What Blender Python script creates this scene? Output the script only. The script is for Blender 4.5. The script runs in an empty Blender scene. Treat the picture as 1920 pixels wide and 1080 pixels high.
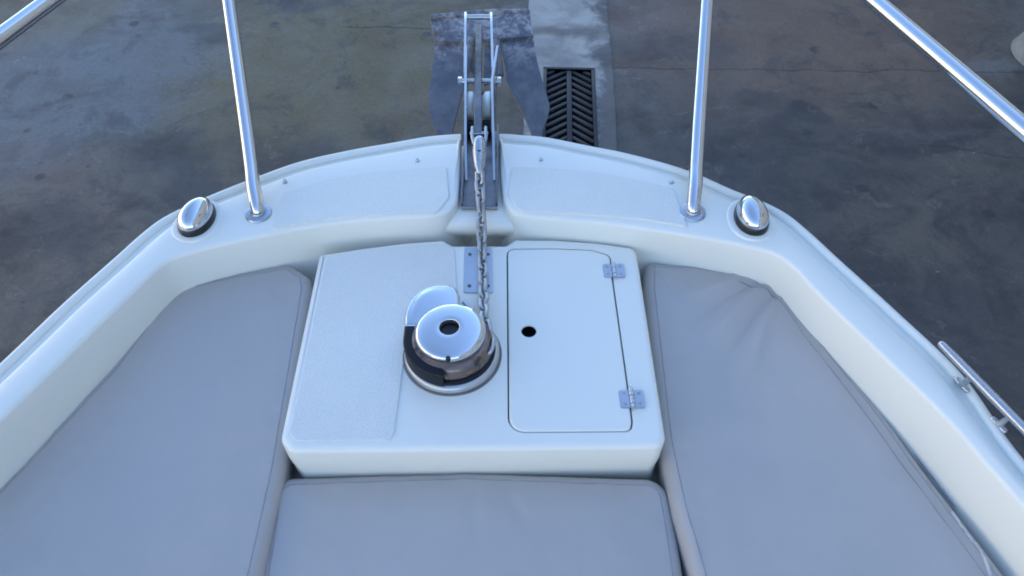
import bpy, bmesh, math, random
from mathutils import Vector, Matrix, noise
R = math.radians
random.seed(7)
scene = bpy.context.scene
C = scene.collection

# ------------------------------------------------------------------ camera
PITCH = R(49); CAMZ = 1.0; FPX = 1507.0
cam = bpy.data.cameras.new('camera'); camo = bpy.data.objects.new('camera', cam); C.objects.link(camo)
cam.sensor_width = 36; cam.lens = FPX / 1920 * 36
cam.clip_start = 0.02; cam.clip_end = 800
camo.location = (0, 0, CAMZ); camo.rotation_euler = (R(90) - PITCH, 0, 0)
scene.camera = camo
sp, cp = math.sin(PITCH), math.cos(PITCH)

def P(px, py, z=0.0):
    """survey: where the sight line through a photo point meets the level z"""
    u = (px - 960) / FPX; v = (py - 540) / FPX
    down = sp + v * cp; fwd = cp - v * sp
    t = (CAMZ - z) / down
    return Vector((u * t, fwd * t, z))

GZ = -1.9          # yard level
BX = -0.06         # boat centre line
BOXZ = -0.045      # locker top
CUZ = -0.115       # cushion top

# ------------------------------------------------------------------ materials
class NT:
    def __init__(s, name):
        s.m = bpy.data.materials.new(name); s.m.use_nodes = True
        s.t = s.m.node_tree; s.b = s.t.nodes['Principled BSDF']
        s.geo = None
    def n(s, typ, **kw):
        nd = s.t.nodes.new(typ)
        for k, v in kw.items(): setattr(nd, k, v)
        return nd
    def l(s, a, b): s.t.links.new(a, b)
    def pos(s):
        if s.geo is None: s.geo = s.n('ShaderNodeNewGeometry')
        return s.geo.outputs['Position']
    def setin(s, sock, v):
        if hasattr(v, 'is_output') or isinstance(v, bpy.types.NodeSocket): s.l(v, sock)
        else: sock.default_value = v
    def math(s, op, a, b=0.0, c=0.0, clamp=False):
        nd = s.n('ShaderNodeMath', operation=op, use_clamp=clamp)
        s.setin(nd.inputs[0], a); s.setin(nd.inputs[1], b); s.setin(nd.inputs[2], c)
        return nd.outputs[0]
    def noise(s, scale, detail=3, rough=.55, vec=None, dist=0.0, color=False):
        nd = s.n('ShaderNodeTexNoise'); nd.inputs['Scale'].default_value = scale
        nd.inputs['Detail'].default_value = detail; nd.inputs['Roughness'].default_value = rough
        nd.inputs['Distortion'].default_value = dist
        s.l(vec if vec is not None else s.pos(), nd.inputs['Vector'])
        return nd.outputs['Color' if color else 'Fac']
    def voro(s, scale, feature='F1', vec=None):
        nd = s.n('ShaderNodeTexVoronoi', feature=feature); nd.inputs['Scale'].default_value = scale
        s.l(vec if vec is not None else s.pos(), nd.inputs['Vector'])
        return nd.outputs['Distance']
    def rng(s, v, a, b, c=0.0, d=1.0, smooth=True):
        nd = s.n('ShaderNodeMapRange', interpolation_type='SMOOTHSTEP' if smooth else 'LINEAR')
        s.setin(nd.inputs['Value'], v)
        for k, x in (('From Min', a), ('From Max', b), ('To Min', c), ('To Max', d)): nd.inputs[k].default_value = x
        return nd.outputs['Result']
    def mix(s, f, a, b, mode='MIX'):
        nd = s.n('ShaderNodeMix', data_type='RGBA', blend_type=mode)
        s.setin(nd.inputs[0], f)
        for sock, v in ((nd.inputs[6], a), (nd.inputs[7], b)):
            if isinstance(v, tuple): sock.default_value = (*v, 1) if len(v) == 3 else v
            else: s.l(v, sock)
        return nd.outputs[2]
    def bump(s, h, strength=.3, dist=.002, normal=None):
        nd = s.n('ShaderNodeBump'); nd.inputs['Strength'].default_value = strength
        nd.inputs['Distance'].default_value = dist; s.l(h, nd.inputs['Height'])
        if normal is not None: s.l(normal, nd.inputs['Normal'])
        return nd.outputs['Normal']
    def out(s, col=None, rough=None, metal=None, normal=None, spec=None, coat=None):
        for k, v in (('Base Color', col), ('Roughness', rough), ('Metallic', metal), ('Normal', normal), ('Specular IOR Level', spec), ('Coat Weight', coat)):
            if v is None: continue
            sock = s.b.inputs[k]
            if isinstance(v, tuple): sock.default_value = (*v, 1)
            elif isinstance(v, (int, float)): sock.default_value = v
            else: s.l(v, sock)
        return s.m

def mat_gelcoat(name, base=(.815, .825, .765)):
    t = NT(name)
    n1 = t.noise(3.0, 4); n2 = t.noise(28, 4, .65)
    c = t.mix(n1, base, tuple(x * .97 for x in base))
    bm = t.bump(t.noise(9, 2), .12, .004)
    bm = t.bump(t.noise(180, 2), .04, .001, bm)
    return t.out(c, .28, 0, bm, .5)
def mat_nonskid():
    t = NT('nonskid_gelcoat'); base = (.80, .81, .76)
    n1 = t.noise(4, 4); v = t.voro(420); v2 = t.noise(420, 2, .6)
    c = t.mix(t.rng(n1, .35, .7), base, tuple(x * .94 for x in base))
    c = t.mix(t.rng(v, .25, .6, 0, .24), c, (.62, .63, .64))
    h = t.math('ADD', v, v2)
    return t.out(c, .5, 0, t.bump(h, .6, .0013), .4)
def mat_vinyl():
    t = NT('grey_vinyl'); base = (.455, .43, .415)
    n1 = t.noise(2.2, 4); n2 = t.noise(16, 5, .6)
    c = t.mix(t.rng(n1, .3, .7), base, tuple(x * .91 for x in base))
    c = t.mix(t.rng(n2, .55, .8, 0, .35), c, (.405, .385, .37))
    h = t.noise(5.5, 3, .5, dist=.6)
    b1 = t.bump(h, .30, .012)
    b2 = t.bump(t.voro(700), .18, .0006, b1)
    return t.out(c, t.rng(n2, .3, .7, .42, .56), 0, b2, .42)
def mat_metal(name, col=(.82, .82, .83), rough=.06, noise_amt=.08, dirt=0.0, dcol=(.3, .27, .24)):
    t = NT(name)
    n = t.noise(45, 5, .65)
    r = t.rng(n, .3, .75, rough, rough + noise_amt)
    c = col
    if dirt: c = t.mix(t.rng(t.noise(26, 6, .7), .5, .68, 0, dirt), col, dcol)
    return t.out(c, r, 1.0, t.bump(t.noise(60, 3), .03 + noise_amt * .5, .0008))
def mat_plain(name, col, rough=.5, spec=.5, bump=.1, scale=120):
    t = NT(name); n = t.noise(scale * .3, 4)
    c = t.mix(t.rng(n, .3, .7), col, tuple(x * .8 for x in col))
    return t.out(c, rough, 0, t.bump(t.noise(scale, 3), bump, .001), spec)
def mat_galv():
    t = NT('worn_galvanised_steel')
    n = t.noise(14, 6, .7); m = t.noise(42, 6, .75, dist=.8)
    c = t.mix(t.rng(n, .35, .65), (.165, .185, .22), (.105, .125, .16))
    c = t.mix(t.rng(m, .62, .74, 0, .35), c, (.33, .35, .38))
    sep = t.n('ShaderNodeSeparateXYZ'); t.l(t.pos(), sep.inputs[0])
    near = t.rng(sep.outputs['Y'], 1.72, 1.86)
    lime = t.math('MULTIPLY', near, t.rng(t.noise(34, 7, .8, dist=.4), .44, .60), clamp=True)
    c = t.mix(t.math('MULTIPLY', lime, .85), c, (.46, .44, .43))
    rust = t.math('MULTIPLY', t.rng(t.noise(9, 5, .7), .55, .68), near)
    c = t.mix(t.math('MULTIPLY', rust, .75), c, (.12, .085, .08))
    return t.out(c, t.rng(m, .3, .7, .45, .75), .35, t.bump(m, .35, .002), .4)

M = {}
M['gel'] = mat_gelcoat('white_gelcoat'); M['nonskid'] = mat_nonskid()
M['hull'] = mat_gelcoat('hull_gelcoat', (.78, .77, .73))
M['vinyl'] = mat_vinyl()
M['chrome'] = mat_metal('polished_chrome', (.60, .63, .67), .035, .05)
M['steel'] = mat_metal('stainless_steel', (.50, .52, .55), .20, .16)
M['plate'] = mat_metal('brushed_steel_plate', (.44, .47, .52), .30, .15)
M['flange'] = mat_metal('dull_steel_flange', (.42, .46, .52), .24, .15)
M['chain'] = mat_metal('galvanised_chain', (.50, .52, .54), .36, .2, .5, (.16, .17, .19))
M['gypsy'] = mat_metal('worn_bronze_gypsy', (.24, .19, .17), .28, .3, .85, (.05, .045, .05))
M['black'] = mat_plain('black_plastic', (.010, .011, .014), .28, .5, .03)
M['rubber'] = mat_plain('black_rubber', (.006, .008, .013), .42, .3, .05)
M['white_plastic'] = mat_plain('white_nylon', (.82, .84, .80), .4, .5, .03)
M['galv'] = mat_galv()
M['seal'] = mat_plain('grey_sealant', (.16, .17, .18), .6, .3)
M['gap'] = mat_plain('painted_gap_shade', (.012, .013, .015), .7, .2)  # near-black colour standing in for the shade below the lid
M['thread'] = mat_plain('piping_vinyl', (.34, .33, .36), .5, .4)
M['welt'] = mat_plain('pale_welt', (.60, .58, .57), .5, .4)
M['iron'] = mat_plain('cast_iron', (.017, .021, .030), .55, .45, .4, 90)
M['pit'] = mat_plain('near_black_pit', (.008, .009, .012), .8, .2)  # pit walls and floor share one near-black colour

# ------------------------------------------------------------------ mesh helpers
def link(o, parent=None):
    C.objects.link(o)
    if parent is not None: o.parent = parent
    return o
def mk(name, vs, fs, mat, parent=None, ang=35, recalc=True):
    me = bpy.data.meshes.new(name)
    me.from_pydata([tuple(v) for v in vs], [], fs)
    if recalc:
        bm = bmesh.new(); bm.from_mesh(me)
        bmesh.ops.remove_doubles(bm, verts=bm.verts, dist=1e-6)
        bmesh.ops.recalc_face_normals(bm, faces=bm.faces); bm.to_mesh(me); bm.free()
    me.shade_smooth()
    me.set_sharp_from_angle(angle=R(ang))
    me.materials.append(mat)
    return link(bpy.data.objects.new(name, me), parent)
class G:
    """geometry collector for ONE part"""
    def __init__(s): s.v = []; s.f = []
    def add(s, vs, fs):
        k = len(s.v); s.v += [Vector(v) for v in vs]; s.f += [tuple(i + k for i in f) for f in fs]; return s
    def build(s, name, mat, parent=None, ang=35): return mk(name, s.v, s.f, mat, parent, ang)
def g_box(c, size, rot=None, bev=0.0):
    bm = bmesh.new(); bmesh.ops.create_cube(bm, size=1)
    for v in bm.verts: v.co = Vector((v.co.x * size[0], v.co.y * size[1], v.co.z * size[2]))
    if bev: bmesh.ops.bevel(bm, geom=bm.edges[:], offset=bev, segments=2, profile=.5, affect='EDGES')
    if rot is not None: bmesh.ops.transform(bm, matrix=rot.to_4x4(), verts=bm.verts)
    bm.verts.index_update()
    vs = [v.co + Vector(c) for v in bm.verts]; fs = [[v.index for v in f.verts] for f in bm.faces]
    bm.free(); return vs, fs
def spline(pts, n=8, closed=False):
    pts = [Vector(p) for p in pts]; out = []; m = len(pts)
    rngs = range(m if closed else m - 1)
    for i in rngs:
        if closed: p0, p1, p2, p3 = pts[i - 1], pts[i], pts[(i + 1) % m], pts[(i + 2) % m]
        else:
            p1, p2 = pts[i], pts[i + 1]
            p0 = pts[i - 1] if i > 0 else p1 * 2 - p2
            p3 = pts[i + 2] if i + 2 < m else p2 * 2 - p1
        d = lambda a, b: max((b - a).length ** .5, 1e-5)
        t0 = 0; t1 = d(p0, p1); t2 = t1 + d(p1, p2); t3 = t2 + d(p2, p3)
        for k in range(n):
            t = t1 + (t2 - t1) * k / n
            a1 = p0 * ((t1 - t) / (t1 - t0)) + p1 * ((t - t0) / (t1 - t0))
            a2 = p1 * ((t2 - t) / (t2 - t1)) + p2 * ((t - t1) / (t2 - t1))
            a3 = p2 * ((t3 - t) / (t3 - t2)) + p3 * ((t - t2) / (t3 - t2))
            b1 = a1 * ((t2 - t) / (t2 - t0)) + a2 * ((t - t0) / (t2 - t0))
            b2 = a2 * ((t3 - t) / (t3 - t1)) + a3 * ((t - t1) / (t3 - t1))
            out.append(b1 * ((t2 - t) / (t2 - t1)) + b2 * ((t - t1) / (t2 - t1)))
    if not closed: out.append(pts[-1])
    return out
def g_tube(path, r, seg=16, caps=True, closed=False, round_end=False):
    path = [Vector(p) for p in path]; n = len(path)
    rad = r if isinstance(r, (list, tuple)) else [r] * n
    if round_end:
        def ends(p, q, rr):
            d = (p - q).normalized(); return [(p + d * rr * math.sin(a), rr * math.cos(a)) for a in (R(30), R(60), R(82))]
        e1 = ends(path[-1], path[-2], rad[-1]); e0 = ends(path[0], path[1], rad[0])
        path = [e[0] for e in reversed(e0)] + path + [e[0] for e in e1]
        rad = [e[1] for e in reversed(e0)] + list(rad) + [e[1] for e in e1]; n = len(path)
    vs = []; fs = []; nrm = None
    for i, p in enumerate(path):
        if closed: t = path[(i + 1) % n] - path[i - 1]
        else: t = path[min(i + 1, n - 1)] - path[max(i - 1, 0)]
        t.normalize()
        if nrm is None:
            nrm = t.orthogonal().normalized()
        nrm = (nrm - t * nrm.dot(t)).normalized(); bi = t.cross(nrm)
        for k in range(seg):
            a = 2 * math.pi * k / seg
            vs.append(p + (nrm * math.cos(a) + bi * math.sin(a)) * rad[i])
    for i in range(n if closed else n - 1):
        for k in range(seg):
            a = i * seg + k; b = i * seg + (k + 1) % seg; j = (i + 1) % n
            fs.append((a, b, j * seg + (k + 1) % seg, j * seg + k))
    if caps and not closed:
        fs.append(tuple(range(seg))[::-1]); fs.append(tuple((n - 1) * seg + k for k in range(seg)))
    return vs, fs
def g_lathe(prof, c, seg=48, rot=None, close=False, a0=0, a1=360):
    """prof: (radius, height) pairs"""
    vs = []; fs = []; full = abs(a1 - a0) >= 360; ns = seg if full else seg + 1
    for r, h in prof:
        for k in range(ns):
            a = R(a0 + (a1 - a0) * k / seg)
            v = Vector((r * math.cos(a), r * math.sin(a), h))
            if rot is not None: v = rot @ v
            vs.append(v + Vector(c))
    for i in range(len(prof) - 1 + (1 if close else 0)):
        j = (i + 1) % len(prof)
        for k in range(seg):
            k2 = (k + 1) % ns
            fs.append((i * ns + k, i * ns + k2, j * ns + k2, j * ns + k))
    if not full and close:
        fs.append(tuple(i * ns for i in range(len(prof)))); fs.append(tuple(i * ns + ns - 1 for i in range(len(prof)))[::-1])
    return vs, fs
def fillet(pts, rad, n=8):
    pts = [Vector((p[0], p[1])) for p in pts]; out = []; m = len(pts)
    for i, p in enumerate(pts):
        r = rad[i] if isinstance(rad, (list, tuple)) else rad
        a = pts[i - 1] - p; b = pts[(i + 1) % m] - p; la, lb = a.length, b.length; a.normalize(); b.normalize()
        ang = a.angle(b)
        if r <= 0 or ang > R(178): out.append(p); continue
        d = min(r / math.tan(ang / 2), la * .49, lb * .49); rr = d * math.tan(ang / 2)
        cen = p + (a + b).normalized() * (rr / math.sin(ang / 2))
        s = p + a * d - cen; e = p + b * d - cen
        th = math.atan2(s.x * e.y - s.y * e.x, s.dot(e))
        for k in range(n + 1):
            q = th * k / n; out.append(cen + Vector((s.x * math.cos(q) - s.y * math.sin(q), s.x * math.sin(q) + s.y * math.cos(q))))
    return out
def resample(pts, step):
    out = []; m = len(pts)
    for i in range(m):
        a, b = pts[i], pts[(i + 1) % m]; k = max(1, int(round((b - a).length / step)))
        for j in range(k): out.append(a.lerp(b, j / k))
    return out
def ccw(pts):
    s = sum(pts[i - 1].x * pts[i].y - pts[i].x * pts[i - 1].y for i in range(len(pts)))
    return pts if s > 0 else pts[::-1]
def offset(pts, d):
    """inward offset of a ccw polygon"""
    out = []; m = len(pts)
    for i in range(m):
        a = (pts[i] - pts[i - 1]); b = (pts[(i + 1) % m] - pts[i])
        if a.length < 1e-9: a = b
        if b.length < 1e-9: b = a
        a = a.normalized(); b = b.normalized()
        n1 = Vector((-a.y, a.x)); n2 = Vector((-b.y, b.x)); nn = n1 + n2
        if nn.length < 1e-6: nn = n1
        nn.normalize(); out.append(pts[i] + nn * d / max(.5, nn.dot(n1)))
    return out
def g_slab(pts, zt, zb, r=0.0, n=4, bottom=True):
    pts = ccw([Vector((p[0], p[1])) for p in pts]); m = len(pts)
    levels = [(0, zb)]
    if r: levels += [(r * (1 - math.cos(R(90) * k / n)), zt - r + r * math.sin(R(90) * k / n)) for k in range(n + 1)] + [(r + .0012, zt)]
    else: levels.append((0, zt))
    vs = []; fs = []
    for off, z in levels:
        q = offset(pts, off) if off else pts
        vs += [Vector((p.x, p.y, z)) for p in q]
    for i in range(len(levels) - 1):
        for k in range(m):
            fs.append((i * m + k, i * m + (k + 1) % m, (i + 1) * m + (k + 1) % m, (i + 1) * m + k))
    fs.append(tuple((len(levels) - 1) * m + k for k in range(m)))
    if bottom: fs.append(tuple(range(m))[::-1])
    return vs, fs
def tag(o, label=None, cat=None, group=None, kind=None):
    if label: o['label'] = label
    if cat: o['category'] = cat
    if group: o['group'] = group
    if kind: o['kind'] = kind
    return o
def empty(name, loc=(0, 0, 0)):
    o = bpy.data.objects.new(name, None); o.empty_display_size = .1; o.location = loc
    link(o); return o
def copy_tree(o, parent=None):
    c = o.copy(); C.objects.link(c)
    if parent is not None: c.parent = parent
    for ch in [x for x in bpy.data.objects if x.parent == o]: copy_tree(ch, c)
    return c

# ------------------------------------------------------------------ ground of the yard
def ground_material(strip=False):
    t = NT('pale_concrete_channel' if strip else 'stained_yard_concrete')
    pos = t.pos()
    warp = t.n('ShaderNodeVectorMath', operation='MULTIPLY_ADD')
    nz = t.noise(1.3, 5, .6, color=True)
    t.l(nz, warp.inputs[0]); warp.inputs[1].default_value = (.9, .9, 0); t.l(pos, warp.inputs[2])
    wp = warp.outputs[0]
    def blob(px, py, rx, ry, soft=.5, amt=1.0):
        c = P(px, py, GZ)
        v = t.n('ShaderNodeVectorMath', operation='SUBTRACT'); t.l(wp, v.inputs[0]); v.inputs[1].default_value = (c.x + .45, c.y + .45, c.z)
        d = t.n('ShaderNodeVectorMath', operation='MULTIPLY'); t.l(v.outputs[0], d.inputs[0]); d.inputs[1].default_value = (1 / rx, 1 / ry, 0)
        L = t.n('ShaderNodeVectorMath', operation='LENGTH'); t.l(d.outputs[0], L.inputs[0])
        return t.rng(L.outputs['Value'], 1 + soft, 1 - soft, 0, amt)
    n1 = t.noise(.55, 6, .62); n2 = t.noise(2.6, 7, .68, dist=.5); n3 = t.noise(11, 6, .7); n4 = t.noise(60, 4, .7)
    if strip:
        c = t.mix(t.rng(n2, .35, .68), (.37, .39, .39), (.22, .24, .25))
        c = t.mix(t.rng(n3, .45, .68, 0, .55), c, (.33, .33, .32))
        c = t.mix(blob(1050, 60, .45, .10, .7, .75), c, (.10, .095, .095))
        c = t.mix(t.rng(n4, .62, .78, 0, .4), c, (.06, .06, .065))
        sep = t.n('ShaderNodeSeparateXYZ'); t.l(pos, sep.inputs[0])
        worn = t.math('ADD', t.rng(sep.outputs['X'], wr + g0.x - .20, wr + g0.x + .02, 0, .75), t.rng(sep.outputs['Y'], 4.9, 3.7, 0, .34))
        worn = t.math('ADD', worn, t.math('MULTIPLY', t.math('SUBTRACT', t.noise(4.5, 7, .72), .5), 2.4))
        c = t.mix(t.rng(worn, .25, .75, 0, .85), c, (.075, .078, .085))
        b = t.bump(n3, .35, .008); b = t.bump(n4, .3, .003, b)
        return t.out(c, t.rng(n2, .3, .7, .45, .8), 0, b, .4)
    c = t.mix(t.rng(n1, .38, .62), (.060, .062, .066), (.105, .094, .080))
    c = t.mix(t.rng(n2, .42, .66), c, (.043, .044, .048))
    c = t.mix(blob(620, 110, 1.25, 1.0, .55, .9), c, (.138, .120, .062))        # olive algae stain
    c = t.mix(blob(1480, 60, 1.4, .8, .6, .95), c, (.165, .115, .088))         # brown stain
    c = t.mix(blob(140, 130, .75, 1.0, .30, .8), c, (.110, .132, .16))        # sky reflection on damp concrete, painted in as pale blue
    c = t.mix(blob(60, 10, .9, .45, .5, .8), c, (.11, .095, .055))
    c = t.mix(blob(250, 30, .16, .55, .5, .6), c, (.12, .14, .17))  # more of the damp patch's sky reflection, painted as colour
    c = t.mix(t.math('MULTIPLY', t.rng(t.noise(1.0, 6, .7), .54, .66), .45), c, (.125, .095, .08))
    c = t.mix(t.math('MULTIPLY', t.rng(t.noise(1.7, 6, .7, dist=1.0), .56, .64), .5), c, (.035, .042, .055))
    c = t.mix(t.rng(n3, .5, .72, 0, .4), c, (.125, .118, .11))
    for bx, by, rx, ry, a in ((330, 300, .22, .16, .65), (360, 345, .12, .10, .7), (530, 285, .24, .22, .55), (1490, 215, .20, .12, .8), (1400, 180, .16, .1, .5),
                              (380, 65, .25, .1, .6), (60, 440, .35, .2, .6), (1250, 90, .4, .22, .5), (540, 5, .3, .08, .6), (1600, 330, .15, .08, .5), (1560, 300, .5, .35, .25), (1850, 190, .3, .25, .35)):
        c = t.mix(blob(bx, by, rx, ry, .4, a), c, (.026, .032, .042))
    c = t.mix(blob(1740, 250, .35, .03, .9, .5), c, (.115, .115, .12))
    c = t.mix(blob(1860, 120, .22, .09, .5, .7), c, (.17, .175, .17))
    sharp = t.rng(t.noise(3.4, 8, .74, dist=.7), .535, .565, 0, .35)
    c = t.mix(t.math('MULTIPLY', sharp, t.rng(n1, .44, .56)), c, (.034, .036, .042))
    sharp2 = t.rng(t.noise(5.2, 8, .72, dist=.5, vec=wp), .60, .63, 0, .4)
    c = t.mix(sharp2, c, (.17, .165, .15))
    # small dark droplets and pale chips
    v = t.voro(2.6); c = t.mix(t.math('MULTIPLY', t.rng(v, .11, .07), t.rng(n2, .42, .5, 0, .8)), c, (.022, .026, .034))
    v = t.voro(7.0); c = t.mix(t.math('MULTIPLY', t.rng(v, .075, .04), t.rng(n1, .45, .55)), c, (.028, .03, .038))
    v = t.voro(9.0, vec=wp); c = t.mix(t.math('MULTIPLY', t.rng(v, .05, .03), t.rng(t.noise(1.9, 3), .52, .6, 0, .8)), c, (.38, .37, .34))
    c = t.mix(t.rng(n4, .35, .7, 0, .4), c, (.045, .047, .05))
    c = t.mix(t.rng(t.noise(170, 3, .7), .56, .72, 0, .5), c, (.16, .155, .15))
    # slab joints
    sep = t.n('ShaderNodeSeparateXYZ'); t.l(pos, sep.inputs[0])
    wob = t.math('MULTIPLY', t.math('SUBTRACT', t.noise(2.4, 5, .7), .5), .12)
    yy = t.math('ADD', sep.outputs['Y'], wob)
    def joint(a, b, x0, x1, w, amt):
        A = P(*a, GZ); B = P(*b, GZ); k = (B.y - A.y) / (B.x - A.x)
        ln = t.math('SUBTRACT', yy, t.math('MULTIPLY_ADD', sep.outputs['X'], k, A.y - k * A.x))
        m = t.rng(t.math('ABSOLUTE', ln), w, w * .3, 0, amt)
        m = t.math('MULTIPLY', m, t.rng(sep.outputs['X'], x0, x0 + .1)); return t.math('MULTIPLY', m, t.rng(sep.outputs['X'], x1, x1 - .1))
    c = t.mix(joint((1140, 127), (1600, 131), .55, 9, .010, .55), c, (.018, .02, .025))
    c = t.mix(joint((1740, 272), (1920, 296), P(1720, 272, GZ).x, 9, .012, .5), c, (.018, .02, .025))
    c = t.mix(joint((640, 48), (790, 52), P(630, 48, GZ).x, P(850, 50, GZ).x, .01, .8), c, (.018, .02, .025))
    damp = blob(150, 120, .8, 1.0, .4)
    r = t.math('SUBTRACT', t.rng(n2, .3, .7, .42, .72), t.math('MULTIPLY', damp, .08))
    b = t.bump(n3, .25, .008); b = t.bump(n4, .25, .0025, b)
    return t.out(c, r, 0, b, .45)

# drain geometry: the grate lies along the channel
g0 = P(1019, 127, GZ); g1 = P(1115, 128.5, GZ); g2 = P(1121.5, 272, GZ)
ang = math.atan2((g2 - g1).x, -(g2 - g1).y)          # heading of the long side
GW = (g1 - g0).length; GL = .88
ax_l = Vector((math.sin(ang), -math.cos(ang), 0)); ax_w = Vector((math.cos(ang), math.sin(ang), 0))
def gp(w, l, z=0.0): return Vector((g0.x, g0.y, GZ)) + ax_w * w + ax_l * l + Vector((0, 0, z))
BIG = 300
def ring_sheet(w0, w1, l0, l1, hole, z):
    ws = [w0, hole[0], hole[1], w1]; ls = [l0, hole[2], hole[3], l1]; vs = [gp(w, l, z) for l in ls for w in ws]; fs = []
    for i in range(3):
        for j in range(3):
            if i == 1 and j == 1: continue
            fs.append((i * 4 + j, i * 4 + j + 1, i * 4 + 4 + j + 1, i * 4 + 4 + j))
    return vs, fs
hole = (.006, GW - .006, .006, GL - .006)
sl = P(992, 5, GZ); sr = P(1138, 5, GZ)
wl = (sl - gp(0, 0)).dot(ax_w); wr = (sr - gp(0, 0)).dot(ax_w)
vs, fs = ring_sheet(-BIG, BIG, -BIG, BIG, hole, -.004)
tag(mk('ground', vs, fs, ground_material(), ang=30), kind='structure')
sl = P(992, 5, GZ); sr = P(1138, 5, GZ)
wl = (sl - gp(0, 0)).dot(ax_w); wr = (sr - gp(0, 0)).dot(ax_w)
rw = random.Random(3)
# the cast channel strip: a sheet with slightly ragged edges
vs = []; fs = []
Ls = [-9 + .08 * i for i in range(int(9.0 / .08))] + [0]
allL = Ls + [hole[2]] + [.08 * i for i in range(1, 11)] + [hole[3]] + [.96 + .1 * i for i in range(40)]
allL = sorted(set(round(x, 4) for x in allL))
rows = []
for l in allL:
    a = wl + rw.uniform(-.004, .004) + .006 * math.sin(l * 3); b = wr + rw.uniform(-.004, .004) + .006 * math.sin(l * 2.3 + 1)
    k = len(vs); vs += [gp(a, l), gp(hole[0], l), gp(hole[1], l), gp(b, l)]; rows.append((k, l))
for (k, l), (k2, l2) in zip(rows, rows[1:]):
    for j in range(3):
        if j == 1 and l >= hole[2] - 1e-3 and l2 <= hole[3] + 1e-3: continue
        fs.append((k + j, k + j + 1, k2 + j + 1, k2 + j))
tag(mk('drain_channel', vs, fs, ground_material(True), ang=30), kind='structure')
# pit under the grate
vs = [gp(w, l, z) for z in (-.001, -.35) for w, l in ((hole[0], hole[2]), (hole[1], hole[2]), (hole[1], hole[3]), (hole[0], hole[3]))]
tag(mk('drain_pit', vs, [(0, 1, 5, 4), (1, 2, 6, 5), (2, 3, 7, 6), (3, 0, 4, 7), (4, 5, 6, 7)], M['pit'], ang=30), kind='structure')

# drain grate
gr = empty('drain_grate', gp(GW / 2, GL / 2)); loc = gr.location.copy()
tag(gr, 'dark cast iron drain grate with herringbone slots set in the pale concrete strip', 'drain grate')
rotg = Matrix.Rotation(ang, 3, 'Z')
def lp(w, l, z=0.0): return gp(w, l, z) - loc
f = G(); bw = .022
for w, l, sx, sy in ((GW / 2, bw / 2, GW, bw), (GW / 2, GL - bw / 2, GW, bw), (bw / 2, GL / 2, bw, GL - 2 * bw), (GW - bw / 2, GL / 2, bw, GL - 2 * bw)):
    f.add(*g_box(lp(w, l, -.006), (sx, sy, .03), rotg, .002))
f.build('frame', M['iron'], gr)
f = G(); f.add(*g_box(lp(GW / 2, GL / 2, -.010), (.030, GL - 2 * bw - .002, .026), rotg, .002)); f.build('centre_bar', M['iron'], gr)
for side in (-1, 1):
    f = G(); half = GW / 2 - bw - .015; wc = GW / 2 + side * (.015 + half / 2)
    k = 0; l = -.06
    while l < GL + .05:
        cosA = math.cos(R(40)); length = half / cosA
        # slat: centre end far, outer end near
        A = (GW / 2 + side * .013, l - half * math.tan(R(40)) * .5); B = (GW / 2 + side * (.017 + half), l + half * math.tan(R(40)) * .5)
        def clip(A, B):
            lo, hi = bw * .8, GL - bw * .8; a, b = A, B
            ta = 0.0; tb = 1.0; dl = B[1] - A[1]
            if dl > 0: ta = max(0, (lo - A[1]) / dl); tb = min(1, (hi - A[1]) / dl)
            return ta, tb
        ta, tb = clip(A, B)
        if tb - ta > .08:
            a = Vector((A[0] + (B[0] - A[0]) * ta, A[1] + (B[1] - A[1]) * ta)); b = Vector((A[0] + (B[0] - A[0]) * tb, A[1] + (B[1] - A[1]) * tb))
            mid = (a + b) / 2; d = b - a
            wd = ax_w * d.x + ax_l * d.y; an = math.atan2(wd.y, wd.x)
            f.add(*g_box(lp(mid.x, mid.y, -.014), (d.length, .024, .022), Matrix.Rotation(an, 3, 'Z'), .003))
        l += .0655
    f.build('slotted_panel', M['iron'], gr)

# added unseen buildings: the right one shades the boat, the left bounces warm sunlight
def added_building(name, label, x0, x1, y0, y1, h, face, col):
    o = empty(name, ((x0 + x1) / 2, (y0 + y1) / 2, GZ)); tag(o, label, 'building')
    t = NT(name + '_render'); n = t.noise(1.1, 5, .6)
    mt = t.out(t.mix(t.rng(n, .35, .65), col, tuple(c * .88 for c in col)), .8, 0, t.bump(t.noise(14, 3), .3, .004), .3)
    W, D = x1 - x0, y1 - y0
    g = G(); g.add(*g_box((0, 0, h / 2), (W, D, h))); g.build('wall', mt, o)
    g = G(); g.add(*g_box((0, 0, h + .12), (W + .5, D + .5, .24))); g.build('roof', M['seal'], o)
    fx = face * W / 2
    for k in range(int(D / 6)):
        yy = -D / 2 + 3 + 6 * k
        if k % 2:
            g = G(); g.add(*g_box((fx, yy, 1.5), (.08, 2.8, 3.0))); g.build('roller_door', M['flange'], o)
        else:
            g = G(); g.add(*g_box((fx, yy, h * .62), (.07, 2.2, 1.1))); f_ = g.build('window_frame', M['white_plastic'], o)
            g = G(); g.add(*g_box((fx + face * .03, yy, h * .62), (.03, 2.0, .94))); g.build('pane', M['black'], f_)
added_building('unseen_shade_building', 'tall unseen building added on the right to shade the boat', 5.5, 15, -14, 26, 9.5, -1, (.50, .48, .45))
added_building('unseen_bounce_building', 'low cream unseen building added on the left to bounce warm sunlight', -19, -9.5, -26, 9, 5.5, 1, (.78, .67, .49))

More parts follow.
